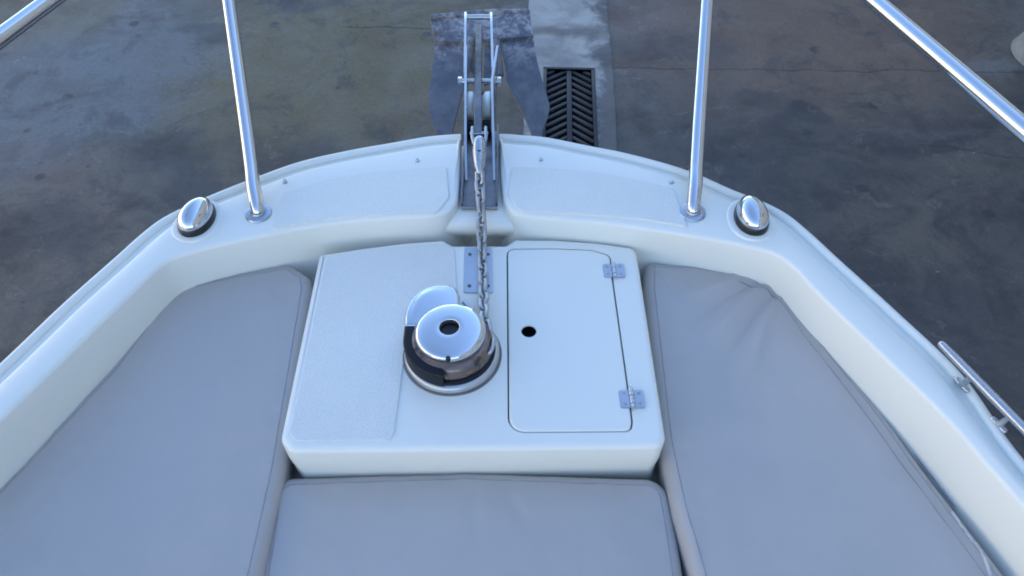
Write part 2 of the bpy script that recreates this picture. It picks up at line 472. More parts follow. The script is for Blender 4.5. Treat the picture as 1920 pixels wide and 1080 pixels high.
# concrete post foot at the right edge
pc = P(1888, 112, GZ) + Vector((.36, .03, 0))
pb = empty('concrete_post', (pc.x, pc.y, GZ)); tag(pb, 'pale conical concrete post foot standing at the far right edge of the yard', 'post')
t = NT('pale_cast_concrete'); n = t.noise(9, 6, .7); n2 = t.noise(60, 4)
M['cast'] = t.out(t.mix(t.rng(n, .35, .65), (.25, .25, .24), (.17, .175, .17)), .8, 0, t.bump(n2, .4, .004), .3)
vs = []; fs = []
levels = [(.30, 0), (.29, .02), (.17, .32), (.155, .34), (.15, .345)]
ns = 8
for r, h in levels:
    q = [Vector((r * math.cos(2 * math.pi * k / 40), r * math.sin(2 * math.pi * k / 40))) for k in range(40)]
    k0 = len(vs); vs += [Vector((p.x, p.y, h)) for p in q]; m_ = len(q)
for i in range(len(levels) - 1):
    for k in range(m_): fs.append((i * m_ + k, i * m_ + (k + 1) % m_, (i + 1) * m_ + (k + 1) % m_, (i + 1) * m_ + k))
fs.append(tuple((len(levels) - 1) * m_ + k for k in range(m_)))
mk('foot', vs, fs, M['cast'], pb)
f = G(); f.add(*g_lathe([(.09, .34), (.09, 1.0), (.08, 1.01), (.0001, 1.012)], (0, 0, 0), 24)); f.build('column', M['cast'], pb)

# ------------------------------------------------------------------ the boat
boat = empty('boat', (BX, .2, GZ))
tag(boat, 'white fibreglass motorboat bow with steel rails, anchor windlass and raised locker, standing ashore', 'boat')
BO = Vector(boat.location)
def bpart(g, name, mat, ang=35, parent=None):
    """part of the boat; geometry was collected in world coordinates"""
    o = g.build(name, mat, None, ang)
    base = BO
    me = o.data; me.transform(Matrix.Translation(-base))
    o.parent = boat if parent is None else parent
    return o

L_out = [(-350, 1000), (0, 683), (122, 567), (220, 480), (267, 438), (302, 411), (342, 390), (387, 369.5), (489, 329), (560, 304), (650, 283), (740, 267), (800, 256.5), (835, 253), (850, 252), (858, 251.5), (864, 251.2)]
L_in = [(-350, 1123), (30, 758), (150, 642), (235, 560), (283, 514), (314, 489), (352, 475), (410, 459), (500, 440), (583, 424), (667, 413), (750, 407.5), (815, 403.5), (840, 396), (856, 378), (862, 335), (863.5, 262)]
R_out = [(2250, 1190), (1920, 866), (1800, 701), (1683, 588), (1564, 480), (1513, 433), (1473, 401), (1438, 382), (1371, 355.5), (1289, 320), (1180, 289), (1101, 273), (1018, 257), (975, 253.5), (955, 251.5), (945, 251.2), (936, 251)]
R_in = [(2250, 1313), (1860, 880), (1772, 780), (1640, 652), (1530, 545), (1487, 499), (1455, 476), (1395, 460), (1323, 446), (1240, 433), (1150, 420), (1083, 413), (990, 405), (962, 398), (946, 378), (939, 335), (937.5, 262)]
def deck_side(out, inn, side):
    O = [P(x, y, 0) for x, y in out]; I = [P(x, y, 0) for x, y in inn]
    # straight run aft, beyond the picture
    dO = (O[0] - O[1]).normalized(); dI = (I[0] - I[1]).normalized()
    O.insert(0, O[0] + dO * .6); I.insert(0, I[0] + dI * .55)
    O = spline(O, 8); I = spline(I, 8)
    n = len(O); vs = []; fs = []; rows = []
    inner_dir = []
    for i in range(n):
        t = I[min(i + 1, n - 1)] - I[max(i - 1, 0)]; t.normalize()
        nn = Vector((t.y, -t.x, 0)) * (1 if side < 0 else -1)      # towards the well
        inner_dir.append(nn)
    for i in range(n):
        o, q = O[i], I[i]; to = O[min(i + 1, n - 1)] - O[max(i - 1, 0)]; to.normalize()
        on = Vector((-to.y, to.x, 0)) * (1 if side < 0 else -1)   # outwards from the hull
        w = (q - o).length; d = (q - o) / w
        nn = inner_dir[i]
        row = []
        def hull(z, s, sh):
            k = max(0, min(1, (o.y - .4) / .85)); return Vector((BX + (o.x - BX) * s, o.y - sh * k, z))
        row += [hull(-1.55, .02, .55), hull(-1.3, .38, .42), hull(-.95, .72, .27), hull(-.5, .90, .12), hull(-.15, .985, .02)]
        row += [o - on * .006 + Vector((0, 0, -.045)), o - on * .006 + Vector((0, 0, -.016))]
        fl = min(.022, w * .3)
        row += [o - on * .006 + Vector((0, 0, -.0115)), o - on * fl + Vector((0, 0, -.0105)), o - on * (fl + .0015) + Vector((0, 0, -.008)), o - on * (fl + .006) + Vector((0, 0, -.0015)), o - on * (fl + .011)]
        a = o - on * (fl + .012)
        rr = min(.0075, w * .25)
        for k in (.25, .5, .75): row.append(a.lerp(q - nn * rr, k) + Vector((0, 0, .002 * math.sin(math.pi * k))))
        for k in range(6):
            th = R(90) * k / 5; row.append(q - nn * rr * (1 - math.sin(th)) + Vector((0, 0, -rr * (1 - math.cos(th)))))
        for dz, off in ((-.05, .001), (-.09, .002), (-.125, .004), (-.16, .012), (-.20, .028)):
            row.append(q + nn * off + Vector((0, 0, dz)))
        k0 = len(vs); vs += row; rows.append((k0, len(row)))
    m = rows[0][1]
    for i in range(n - 1):
        for k in range(m - 1):
            fs.append((i * m + k, i * m + k + 1, (i + 1) * m + k + 1, (i + 1) * m + k))
    return vs, fs, O, I
gl = deck_side(L_out, L_in, -1); grr = deck_side(R_out, R_in, 1)
hullfaces = G(); deckg = G()
for vs, fs, O, I in (gl, grr):
    m = 27
    m = len(vs) // len(O)
    hf = [f for f in fs if (min(f) % m) < 5 and max(x % m for x in f) <= 5]; df = [f for f in fs if f not in set(hf)]
    hullfaces.add(vs, hf); deckg.add(vs, df)
def clean(g):
    used = sorted({i for f in g.f for i in f}); mp = {a: b for b, a in enumerate(used)}
    g.v = [g.v[i] for i in used]; g.f = [tuple(mp[i] for i in f) for f in g.f]; return g
# bow stem closing strip between the two halves
mL = len(gl[0]) // len(gl[2]); mR = len(grr[0]) // len(grr[2])
lastL = gl[0][-mL:]; lastR = grr[0][-mR:]
stem = []
for k in range(6): stem += [lastL[k], lastR[k]]
hullfaces.add(stem, [(2 * k, 2 * k + 1, 2 * k + 3, 2 * k + 2) for k in range(5)])
bpart(clean(hullfaces), 'hull', M['hull'], 50)
# anchor channel in the bow: floor, ramp and pit
YF = P(900, 251, 0).y; YP = P(900, 380, 0).y
prof = [(YF + .002, -.045, .052), (YF - .001, -.03, .052), (YF - .010, -.022, .055), (YP + .02, -.022, .055), (YP - .012, -.024, .056), (YP - .020, -.028, .060), (YP - .026, -.034, .066), (YP - .0285, -.043, .074), (YP - .026, -.054, .080), (YP - .014, -.072, .09), (YP + .012, -.10, .095), (YP + .03, -.16, .10), (YP + .03, -.21, .10)]
vs = []; fs = []
for y, z, hw in prof:
    for k in range(9): vs.append(Vector((BX + .0005 + hw * (k / 4 - 1), y, z)))
for i in range(len(prof) - 1):
    for k in range(8): fs.append((i * 9 + k, i * 9 + k + 1, i * 9 + 10 + k, i * 9 + 9 + k))
deckg.add(vs, fs)
# well floor under the cushions
Il = gl[3]; Ir = grr[3]
fl = [Vector((p.x, p.y, -.199)) for p in Il[:-28]] + [Vector((p.x, p.y, -.199)) for p in reversed(Ir[:-28])]
deckg.add(fl, [tuple(range(len(fl)))])
bpart(clean(deckg), 'deck', M['gel'], 50)
# rub rail bead round the edge
rub = G()
for (vs, fs, O, I), s in ((gl, -1), (grr, 1)):
    path = [p + Vector((0, 0, -.0105)) for p in O]
    rub.add(*g_tube(path, .0085, 10))
bpart(rub, 'rub_rail', M['gel'], 60)

# non-skid panels on the foredeck
def px_poly(pts, z): return [P(x, y, z) for x, y in pts]
def smooth_px(pts, z, n=5): return spline(px_poly(pts, z), n)
lp_top = smooth_px([(530, 365), (600, 343), (690, 327), (780, 319), (838, 316)], 0)
lp_bot = smooth_px([(843, 372), (820, 401)], 0, 2) + smooth_px([(750, 402), (660, 408), (580, 418), (508, 432)], 0)
pan = [Vector((p.x, p.y)) for p in lp_top + lp_bot]
bpart(G().add(*g_slab(fillet(pan, .012, 3), .0042, -.002, .0016, 2)), 'nonskid_panel', M['nonskid'], 60)
rp_top = smooth_px([(958, 316), (1010, 317), (1090, 323), (1170, 335), (1262, 356)], 0)
rp_bot = smooth_px([(1290, 428), (1220, 416), (1130, 407), (1050, 402), (985, 400)], 0) + smooth_px([(972, 396), (952, 368)], 0, 2)
pan = [Vector((p.x, p.y)) for p in rp_top + rp_bot]
bpart(G().add(*g_slab(fillet(pan, .012, 3), .0042, -.002, .0016, 2)), 'nonskid_panel', M['nonskid'], 60)

# ---- locker box
bx_pts = [(598, 476), (680, 463), (760, 453), (830, 448), (849, 458.5), (948, 458.5), (966, 447), (1040, 447.5), (1120, 453), (1192, 463), (1199, 500), (1249, 822), (1238, 838), (545, 846), (526, 826), (527, 812)]
bxw = [P(x, y, BOXZ) for x, y in bx_pts]
bxo = fillet([(p.x, p.y) for p in bxw], [.008, 0, 0, .01, .01, .01, .01, 0, 0, .016, 0, .03, .02, .02, .02, .0], 5)
bxo = ccw(bxo)
# lid outline
lid_pts = [(952, 468), (1040, 467), (1110, 470), (1143, 480), (1147, 520), (1161, 620), (1175, 720), (1184, 790), (1182, 808), (955, 810)]
lw = [P(x, y, BOXZ) for x, y in lid_pts]
lido = ccw(fillet([(p.x, p.y) for p in lw], [.012, 0, 0, .014, 0, 0, 0, 0, .022, .024], 6))
def locker():
    g = G(); pts = bxo; m = len(pts); r = .009
    levels = [(.006, -.198), (.004, BOXZ - .075), (.001, BOXZ - .05), (0.0, BOXZ - r)]
    levels += [(r * (1 - math.cos(R(90) * k / 5)), BOXZ - r + r * math.sin(R(90) * k / 5)) for k in range(1, 6)] + [(r + .0015, BOXZ)]
    vs = []
    for off, z in levels: vs += [Vector((p.x, p.y, z)) for p in (offset(pts, off) if off else pts)]
    fs = [(i * m + k, i * m + (k + 1) % m, (i + 1) * m + (k + 1) % m, (i + 1) * m + k) for i in range(len(levels) - 1) for k in range(m)]
    g.add(vs, fs)
    # top face with the rebate for the lid: bridge outer ring and hole ring
    bm = bmesh.new()
    outer = [bm.verts.new((p.x, p.y, BOXZ)) for p in offset(pts, r + .0015)]
    ho = offset(lido, -.0022)
    inner = [bm.verts.new((p.x, p.y, BOXZ)) for p in ho]
    e = [bm.edges.new((outer[i - 1], outer[i])) for i in range(len(outer))] + [bm.edges.new((inner[i - 1], inner[i])) for i in range(len(inner))]
    bmesh.ops.triangle_fill(bm, edges=e, use_beauty=True, use_dissolve=False)
    # drop faces inside the hole
    lo = []
    def inside(pt, poly):
        c = False; j = len(poly) - 1
        for i in range(len(poly)):
            if (poly[i].y > pt.y) != (poly[j].y > pt.y) and pt.x < (poly[j].x - poly[i].x) * (pt.y - poly[i].y) / (poly[j].y - poly[i].y) + poly[i].x: c = not c
            j = i
        return c
    for fc in bm.faces[:]:
        if inside(fc.calc_center_median(), ho): lo.append(fc)
    bmesh.ops.delete(bm, geom=lo, context='FACES')
    bm.verts.index_update()
    g.add([v.co.copy() for v in bm.verts], [[v.index for v in fc.verts] for fc in bm.faces]); bm.free()
    mh = len(ho)
    vs = [Vector((p.x, p.y, BOXZ)) for p in ho] + [Vector((p.x, p.y, BOXZ - .02)) for p in ho]
    g.add(vs, [(k, (k + 1) % mh, mh + (k + 1) % mh, mh + k) for k in range(mh)])
    return g
box = bpart(locker(), 'anchor_locker', M['gel'], 40)
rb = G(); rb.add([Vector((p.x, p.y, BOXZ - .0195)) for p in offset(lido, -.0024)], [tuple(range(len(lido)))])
bpart(rb, 'lid_rebate', M['gap'], 40, box)  # floor painted dark as the shade seen through gap and finger hole

# lid with the finger hole
def lid():
    g = G(); r = .0028; hc = P(991.5, 622, BOXZ); hr = .0125
    vs = []; m = len(lido); lv = [(0, BOXZ - .016)] + [(r * (1 - math.cos(R(90) * k / 4)), BOXZ + .0012 - r + r * math.sin(R(90) * k / 4)) for k in range(5)] + [(r + .0012, BOXZ + .0012)]
    for off, z in lv: vs += [Vector((p.x, p.y, z)) for p in (offset(lido, off) if off else lido)]
    g.add(vs, [(i * m + k, i * m + (k + 1) % m, (i + 1) * m + (k + 1) % m, (i + 1) * m + k) for i in range(len(lv) - 1) for k in range(m)])
    bm = bmesh.new(); zt = BOXZ + .0012
    outer = [bm.verts.new((p.x, p.y, zt)) for p in offset(lido, r + .0012)]; N = 28
    inner = [bm.verts.new((hc.x + hr * math.cos(2 * math.pi * k / N), hc.y + hr * math.sin(2 * math.pi * k / N), zt)) for k in range(N)]
    e = [bm.edges.new((outer[i - 1], outer[i])) for i in range(len(outer))] + [bm.edges.new((inner[i - 1], inner[i])) for i in range(N)]
    bmesh.ops.triangle_fill(bm, edges=e, use_beauty=True, use_dissolve=False)
    kill = [fc for fc in bm.faces if (fc.calc_center_median() - Vector((hc.x, hc.y, zt))).length < hr * .97 and all((v.co - Vector((hc.x, hc.y, zt))).length < hr * 1.01 for v in fc.verts)]
    bmesh.ops.delete(bm, geom=kill, context='FACES'); bm.verts.index_update()
    g.add([v.co.copy() for v in bm.verts], [[v.index for v in fc.verts] for fc in bm.faces]); bm.free()
    g.add(*g_lathe([(hr, zt), (hr, zt - .003)], (hc.x, hc.y, 0), N))
    return g
lid_o = bpart(lid(), 'hatch_lid', M['gel'], 40)
# hinges
def hinge(c, wdt, hgt, rotz):
    g = G(); rot = Matrix.Rotation(rotz, 3, 'Z'); z = BOXZ + .0012
    for s in (-1, 1):
        pl = fillet([(-wdt * .42 / 2, -hgt / 2), (wdt * .42 / 2, -hgt / 2), (wdt * .42 / 2, hgt / 2), (-wdt * .42 / 2, hgt / 2)], .003, 3)
        pts = [rot @ Vector((p.x + s * wdt * .29, p.y, 0)) + c for p in pl]
        g.add(*g_slab([(p.x, p.y) for p in pts], z + .0022, z - .0008, .0006, 2))
        for sy in (-1, 1):
            q = rot @ Vector((s * wdt * .31, sy * hgt * .29, 0)) + c
            g.add(*g_lathe([(.0030, z + .0022), (.0026, z + .0032), (.0016, z + .0034), (.0012, z + .0024), (.00001, z + .0023)], (q.x, q.y, 0), 12))
    o = bpart(g, 'hinge', M['plate'], 40, lid_o)
    return o
for c, w_, h_, s in ((P(1151, 509, BOXZ), .037, .031, 0), (P(1184.5, 749.5, BOXZ), .038, .032, 0)):
    dirv = (P(1147, 520, BOXZ) - P(1184, 770, BOXZ)); rz = math.atan2(-dirv.x, dirv.y)
    hg = hinge(c, w_, h_, rz)
    rot = Matrix.Rotation(rz, 3, 'Z')
    kn = G(); n = 5
    for k in range(n):
        y0 = -h_ * .56 + h_ * 1.12 * k / n + .0005; y1 = -h_ * .56 + h_ * 1.12 * (k + 1) / n - .0005
        a = c + rot @ Vector((0, y0, .0048)); b = c + rot @ Vector((0, y1, .0048)); kn.add(*g_tube([a, a.lerp(b, .5), b], .0042 if k % 2 else .0037, 12))
    a = c + rot @ Vector((0, -h_ * .6, .0048)); b = c + rot @ Vector((0, h_ * .64, .0048)); kn.add(*g_tube([a, b], .0018, 8))
    bpart(kn, 'hinge_knuckle', M['chrome'], 40, lid_o)

# non-skid panel on the locker
bp = [(612, 483), (700, 468), (790, 461), (836, 459), (853, 468), (858, 560), (852, 650), (800, 655), (762, 650), (756, 690), (740, 812), (732, 826), (556, 828), (543, 812)]
bp = [P(x, y, BOXZ) for x, y in bp]
bpo = fillet([(p.x, p.y) for p in bp], [.006, 0, 0, .006, .006, .006, .01, .01, .004, .0, .006, .012, .012, .006], 4)
bpart(G().add(*g_slab(bpo, BOXZ + .0020, BOXZ - .002, .0012, 2)), 'nonskid_panel', M['nonskid'], 60)

# chain wear plate
pp = [P(x, y, BOXZ) for x, y in [(871, 465), (923, 465), (925, 550), (869, 550)]]
po = fillet([(p.x, p.y) for p in pp], .004, 4)
wear = bpart(G().add(*g_slab(po, BOXZ + .0024, BOXZ - .001, .0006, 2)), 'wear_plate', M['plate'], 40)
sc = G()
for x, y in ((881, 477), (880, 536), (915, 477), (915, 536)):
    q = P(x, y, BOXZ + .0024); sc = G(); sc.add(*g_lathe([(.0036, q.z), (.0030, q.z + .0012), (.0018, q.z + .0012), (.0012, q.z + .0002), (.00001, q.z + .0002)], (q.x, q.y, 0), 12)); bpart(sc, 'screw_head', M['seal'], 40, wear)


# ---- windlass
WC = P(848, 665, BOXZ)
def wl_(h): return BOXZ + h
WR = .0762
base = G(); base.add(*g_lathe([(WR + .001, 0), (WR, .002), (WR, .010), (WR - .002, .0135), (WR - .006, .015), (.03, .015)], (WC.x, WC.y, BOXZ), 72))
M['satin'] = mat_metal('satin_alloy', (.52, .53, .54), .38, .1)
wind = bpart(base, 'windlass', M['satin'], 40)
gk = G(); gk.add(*g_lathe([(WR + .0035, 0), (WR + .003, .0022), (WR + .0005, .0028)], (WC.x, WC.y, BOXZ), 72)); bpart(gk, 'gasket', M['seal'], 40, wind)
ring = G(); ring.add(*g_lathe([(WR - .006, .014), (WR - .0065, .020), (WR - .010, .022), (.03, .022)], (WC.x, WC.y, BOXZ), 72)); bpart(ring, 'drip_ring', M['rubber'], 40, wind)
# housing: black lower-left part, straight-sided towards the bow
HT = .047
def arc(c, r, a0, a1, n): return [(c.x + r * math.cos(R(a0 + (a1 - a0) * k / n)), c.y + r * math.sin(R(a0 + (a1 - a0) * k / n))) for k in range(n + 1)]
yj = P(800, 611, wl_(HT)).y          # joint between black and chrome
RB = .0745
blk = [(WC.x - RB, yj - .0002)] + arc(WC, RB, 180, 264, 22) + arc(WC, .034, 264, 180, 10) + [(WC.x - .034, yj - .0002)]
bpart(G().add(*g_slab(blk, wl_(HT - .001), wl_(.019), .004, 4)), 'housing', M['rubber'], 40, wind)
cov = [P(x, y, wl_(HT)) for x, y in [(757, 611), (758, 588), (768, 562), (788, 542), (815, 532), (842, 532), (857, 539), (862, 552), (862, 610)]]
cvo = spline([Vector((p.x, p.y, 0)) for p in cov[:6]], 5) + [Vector((p.x, p.y, 0)) for p in cov[6:]]
cg = G(); o_ = ccw([Vector((p.x, p.y)) for p in cvo]); m = len(o_)
lv = [(0.001, BOXZ + .001), (0, BOXZ + .02), (0, wl_(HT) - .009)] + [(.007 * (1 - math.cos(R(90) * k / 7)), wl_(HT) - .009 + .009 * math.sin(R(90) * k / 7)) for k in range(1, 8)]
vs = []
for off, z in lv: vs += [Vector((p.x, p.y, z)) for p in offset(o_, off)]
fs = [(i * m + k, i * m + (k + 1) % m, (i + 1) * m + (k + 1) % m, (i + 1) * m + k) for i in range(len(lv) - 1) for k in range(m)]
last = vs[-m:]; cen = sum(last, Vector()) / m
k0 = len(vs)
for s, dz in ((.8, .0017), (.55, .0031), (.3, .0039)): vs += [cen + (p - cen) * s + Vector((0, 0, dz)) for p in last]
fs += [((len(lv) - 1 + i) * m + k, (len(lv) - 1 + i) * m + (k + 1) % m, (len(lv) + i) * m + (k + 1) % m, (len(lv) + i) * m + k) for i in range(3) for k in range(m)]
fs.append(tuple((len(lv) + 2) * m + k for k in range(m)))
cg.add(vs, fs); bpart(cg, 'chain_pipe_cover', M['chrome'], 50, wind)
# gypsy wheel with chain pockets
gy = G(); seg = 96; pr = [(.045, .020), (.064, .0215), (.0665, .025), (.0665, .030), (.0645, .034), (.0650, .040), (.0620, .045), (.056, .048), (.03, .049)]
vs = []; fs = []
for r, h in pr:
    for k in range(seg):
        a = 2 * math.pi * k / seg; rr = r - (.0015 if .030 < h < .042 and (k // 6) % 2 else 0)
        vs.append(Vector((WC.x + rr * math.cos(a), WC.y + rr * math.sin(a), wl_(h))))
for i in range(len(pr) - 1):
    for k in range(seg): fs.append((i * seg + k, i * seg + (k + 1) % seg, (i + 1) * seg + (k + 1) % seg, (i + 1) * seg + k))
gy.add(vs, fs); bpart(gy, 'gypsy', M['gypsy'], 40, wind)
CC = Vector((WC.x + .0, WC.y, 0)); tilt = Matrix.Rotation(R(-3), 3, 'Y')
capp = [(.040, .044), (.046, .047), (.052, .050), (.0548, .054), (.0555, .058), (.0551, .0610), (.0538, .0638), (.0515, .0660), (.0480, .0676), (.042, .0694), (.032, .0711), (.024, .0720), (.0165, .0725), (.0155, .0719), (.0150, .070), (.0150, .055)]
cap = G(); cap.add(*g_lathe([(r, h - .06) for r, h in capp], (CC.x, CC.y, wl_(.06)), 72, tilt)); bpart(cap, 'drum_cap', M['chrome'], 50, wind)
sk = G(); sk.add(*g_lathe([(.0152, .004), (.0138, .000), (.00001, -.0005)], (CC.x, CC.y, wl_(.06)), 40, tilt)); bpart(sk, 'handle_socket', M['black'], 50, wind)
# small lock screw on the cap edge and the chain stripper
st = G(); st.add(*g_tube([P(868, 566, wl_(.035)), P(884, 578, wl_(.037)), P(900, 598, wl_(.037)), P(909, 618, wl_(.036))], .0030, 8)); bpart(st, 'chain_stripper', M['steel'], 50, wind)
st = G(); q = Vector((WC.x, WC.y - .0545, wl_(.064))); st.add(*g_lathe([(.00001, .004), (.003, .0038), (.0038, .002), (.0038, -.004)], q, 14)); bpart(st, 'grub_screw', M['black'], 50, wind)

# ---- bow roller
YR0 = P(900, 376, 0).y; YA = P(900, 85, .05).y; YB = P(900, 18, .035).y
def cheek(xs, prof, th, name, par):
    """prof: closed (y, z) outline; xs: x as a function of y"""
    g = G(); m = len(prof)
    vs = [Vector((xs(y) - th / 2, y, z)) for y, z in prof] + [Vector((xs(y) + th / 2, y, z)) for y, z in prof]
    fs = [tuple(range(m)), tuple(range(m, 2 * m))[::-1]] + [(k, (k + 1) % m, m + (k + 1) % m, m + k) for k in range(m)]
    g.add(vs, fs); return bpart(g, name, M['steel'], 30, par)
def dense(top, bot, n=12):
    out = []
    for seq in (top, bot):
        for a, b in zip(seq, seq[1:]):
            for k in range(n): out.append((a[0] + (b[0] - a[0]) * k / n, a[1] + (b[1] - a[1]) * k / n))
        out.append(seq[-1])
    return out
rbp = G()
hw = .0335
rbp.add(*g_slab([(BX - hw, YR0), (BX + hw, YR0), (BX + hw, YF + .03), (BX - hw, YF + .03)], -.0165, -.0205, .001, 2))
for s in (-1, 1): rbp.add(*g_slab([(BX + s * hw, YR0 + .004), (BX + s * (hw - .0035), YR0 + .004), (BX + s * (hw - .0035), YF + .02), (BX + s * hw, YF + .02)], .008, -.019, .0008, 2))
rbp.add(*g_tube([Vector((BX - hw, YR0, -.017)), Vector((BX + hw, YR0, -.017))], .0035, 8))
roller = bpart(rbp, 'bow_roller', mat_metal('reflection_tinted_steel', (.26, .26, .28), .3, .2, .5, (.16, .12, .10)), 40)  # dull brownish-grey reflection put into the steel colour
def xc(y): return -.0615 - .032 * (y - 1.2)
def xl(y):
    return xc(y) - .0265
def _old(y):
    if y < YF + .04: return BX - .0285
    return BX - .0285 - .0025 * min(1, (y - YF - .04) / .25)
def xr(y):
    a = xc(y) + .0265
    if y > P(0, 150, .05).y: a += .014 * (y - P(0, 150, .05).y) / (YA - P(0, 150, .05).y)
    return a
top = [(YR0 + .07, -.012), (YR0 + .10, .012), (YF - .05, .035), (YF + .05, .05), (YA, .05)]
bot = [(YA + .004, .03), (YA - .05, -.03), (YF + .02, -.05), (YF + .012, -.018), (YR0 + .07, -.018)]
cheek(xl, dense(top, bot), .0045, 'cheek_plate', roller); cheek(xr, dense(top, bot), .0045, 'cheek_plate', roller)
for s, xx in ((-1, -.0290), (1, .0290)):
    prof_ = dense([(YA - .09, .0), (YA - .06, .036), (YB - .012, .036), (YB, .030)], [(YB, .012), (YB - .03, -.01), (YA - .08, -.02)], 4)
    cheek(lambda y, xx=xx: xc(y) + xx, prof_, .005, 'nose_plate', roller)
yb = P(900, 32, .03).y
g = G(); g.add(*g_tube([Vector((xc(yb) - .032, yb, .030)), Vector((xc(yb) + .032, yb, .030))], .0058, 14)); bpart(g, 'cross_bar', M['steel'], 40, roller)
yp = P(900, 150, .015).y
g = G(); g.add(*g_tube([Vector((xc(yp) - .042, yp, .012)), Vector((xc(yp) + .042, yp, .012))], .0055, 14))
for s in (-.040, .042): g.add(*g_tube([Vector((xc(yp) + s - .004, yp, .012)), Vector((xc(yp) + s + .004, yp, .012))], .0095, 6))
bpart(g, 'pin_bolt', M['steel'], 40, roller)
yr = P(900, 188, .028).y
rl = G()
rot = Matrix.Rotation(R(90), 3, 'Y')
rl.add(*g_lathe([(.008, -.0235), (.029, -.0235), (.031, -.021), (.030, -.012), (.0225, -.006), (.020, 0), (.0225, .006), (.030, .012), (.031, .021), (.029, .0235), (.008, .0235)], (xc(yr), yr, .012), 40, rot))
bpart(rl, 'roller_wheel', M['white_plastic'], 50, roller)
for yo in (.045, -.048):
    g = G(); g.add(*g_tube([Vector((xc(yr) - .024, yr + yo, .0)), Vector((xc(yr) + .024, yr + yo, .0))], .013, 14)); bpart(g, 'black_tube', M['rubber'], 40, roller)  # black tubes lying across, before and behind the roller wheel

# ---- nav lights
def navlight(px, py, rotz):
    c = P(px, py, 0); rot = Matrix.Rotation(rotz, 3, 'Z')
    def dome(sx, sy, prof, egg=.12):
        vs = []; fs = []; seg = 40
        for r, h in prof:
            for k in range(seg):
                a = 2 * math.pi * k / seg
                x = math.cos(a) * sx * r * (1 - egg * math.sin(a)); y = math.sin(a) * sy * r
                vs.append(rot @ Vector((x, y, h)) + c)
        for i in range(len(prof) - 1):
            for k in range(seg): fs.append((i * seg + k, i * seg + (k + 1) % seg, (i + 1) * seg + (k + 1) % seg, (i + 1) * seg + k))
        fs.append(tuple((len(prof) - 1) * seg + k for k in range(seg)))
        return vs, fs
    b = G(); b.add(*dome(.0290, .043, [(1, .001), (1.0, .007), (.97, .014), (.92, .017)])); base = bpart(b, 'navigation_light', M['black'], 60)
    s = G(); s.add(*dome(.0265, .0400, [(1, .012), (1.01, .015)] + [(1.01 * math.cos(R(a)), .015 + .028 * math.sin(R(a))) for a in range(6, 90, 7)])); bpart(s, 'chrome_cover', M['chrome'], 60, base)
    p = G()
    vs, fs = dome(.042, .054, [(1.0, .0), (.975, .0028), (.93, .0034), (.74, .0034)]); p.add(vs, fs); bpart(p, 'mounting_pad', M['gel'], 60, base)
navlight(373, 416, R(-14)); navlight(1406, 413, R(6))

# ---- bow rails
def rail(side):
    TR = .0128
    if side < 0:
        b = P(485, 402, 0); top = P(430, 0, .15); joint = P(392, -265, .29); r1 = P(62, 25, .35); r2 = P(-120, 160, .36)
    else:
        b = P(1298, 400, 0); top = P(1325, 0, .15); joint = P(1344, -270, .29); r1 = P(1614, -20, .35); r2 = P(1920, 242, .37)
    b2 = b + Vector((0, 0, .003)); d = (joint - b2)
    # the side rail drops into the stanchion through one bend
    dr = (r1 - r2).normalized()
    j2 = joint + (joint - b2).normalized() * .02
    # meet the line of the side rail
    tt = (j2.y - r1.y) / dr.y; meet = r1 + dr * max(.25, tt)
    aft = r2 - dr * .75
    path = [aft, aft.lerp(r2, .5), r2, r1, r1.lerp(meet, .6)]
    bend = [r1.lerp(meet, .82), meet.lerp(j2, .42) + Vector((0, .04, .02)), b2.lerp(j2, .93)]
    pts = spline([path[-1]] + bend + [b2.lerp(j2, .80)], 8)
    full = path[:-1] + pts + [b2.lerp(j2, .5), b2.lerp(j2, .2)] + spline([b2.lerp(j2, .10) + Vector((0, 0, .006)), b2.lerp(j2, .045) + Vector((0, 0, .014)), b + Vector((0, .004, .012)), b + Vector((0, 0, .002))], 5)
    g = G(); g.add(*g_tube(full, TR, 24))
    o = bpart(g, 'bow_rail', M['chrome'], 60)
    f = G(); ax = (j2 - b2).normalized()
    f.add(*g_lathe([(.0235, .0004), (.0240, .0025), (.0225, .0048), (.0185, .0060), (.0120, .0064)], (b.x, b.y, .0), 40))
    q = None
    f.add(*g_lathe([(.0145, .001), (.0142, .0075), (.0134, .0088), (.0122, .009)], (b.x, b.y, .002), 32, q))
    bpart(f, 'base_flange', M['flange'], 40, o)
    # aft leg of the rail, outside the picture
    e = aft; f = G(); f.add(*g_tube([e + Vector((0, 0, -.002)), Vector((e.x - side * .10, e.y, .0))], TR, 16)); bpart(f, 'aft_leg', M['chrome'], 60, o)
rail(-1); rail(1)

# ---- canvas studs on the rim
for x, y in ((783, 303), (1014, 301), (535, 342), (1259, 343)):
    q = P(x, y, 0)
    g = G(); g.add(*g_lathe([(.0052, .0), (.0052, .001), (.0030, .0016), (.0026, .005), (.0032, .0058), (.0028, .0068), (.0001, .007)], (q.x, q.y, .0), 16)); bpart(g, 'canvas_stud', M['steel'], 40)

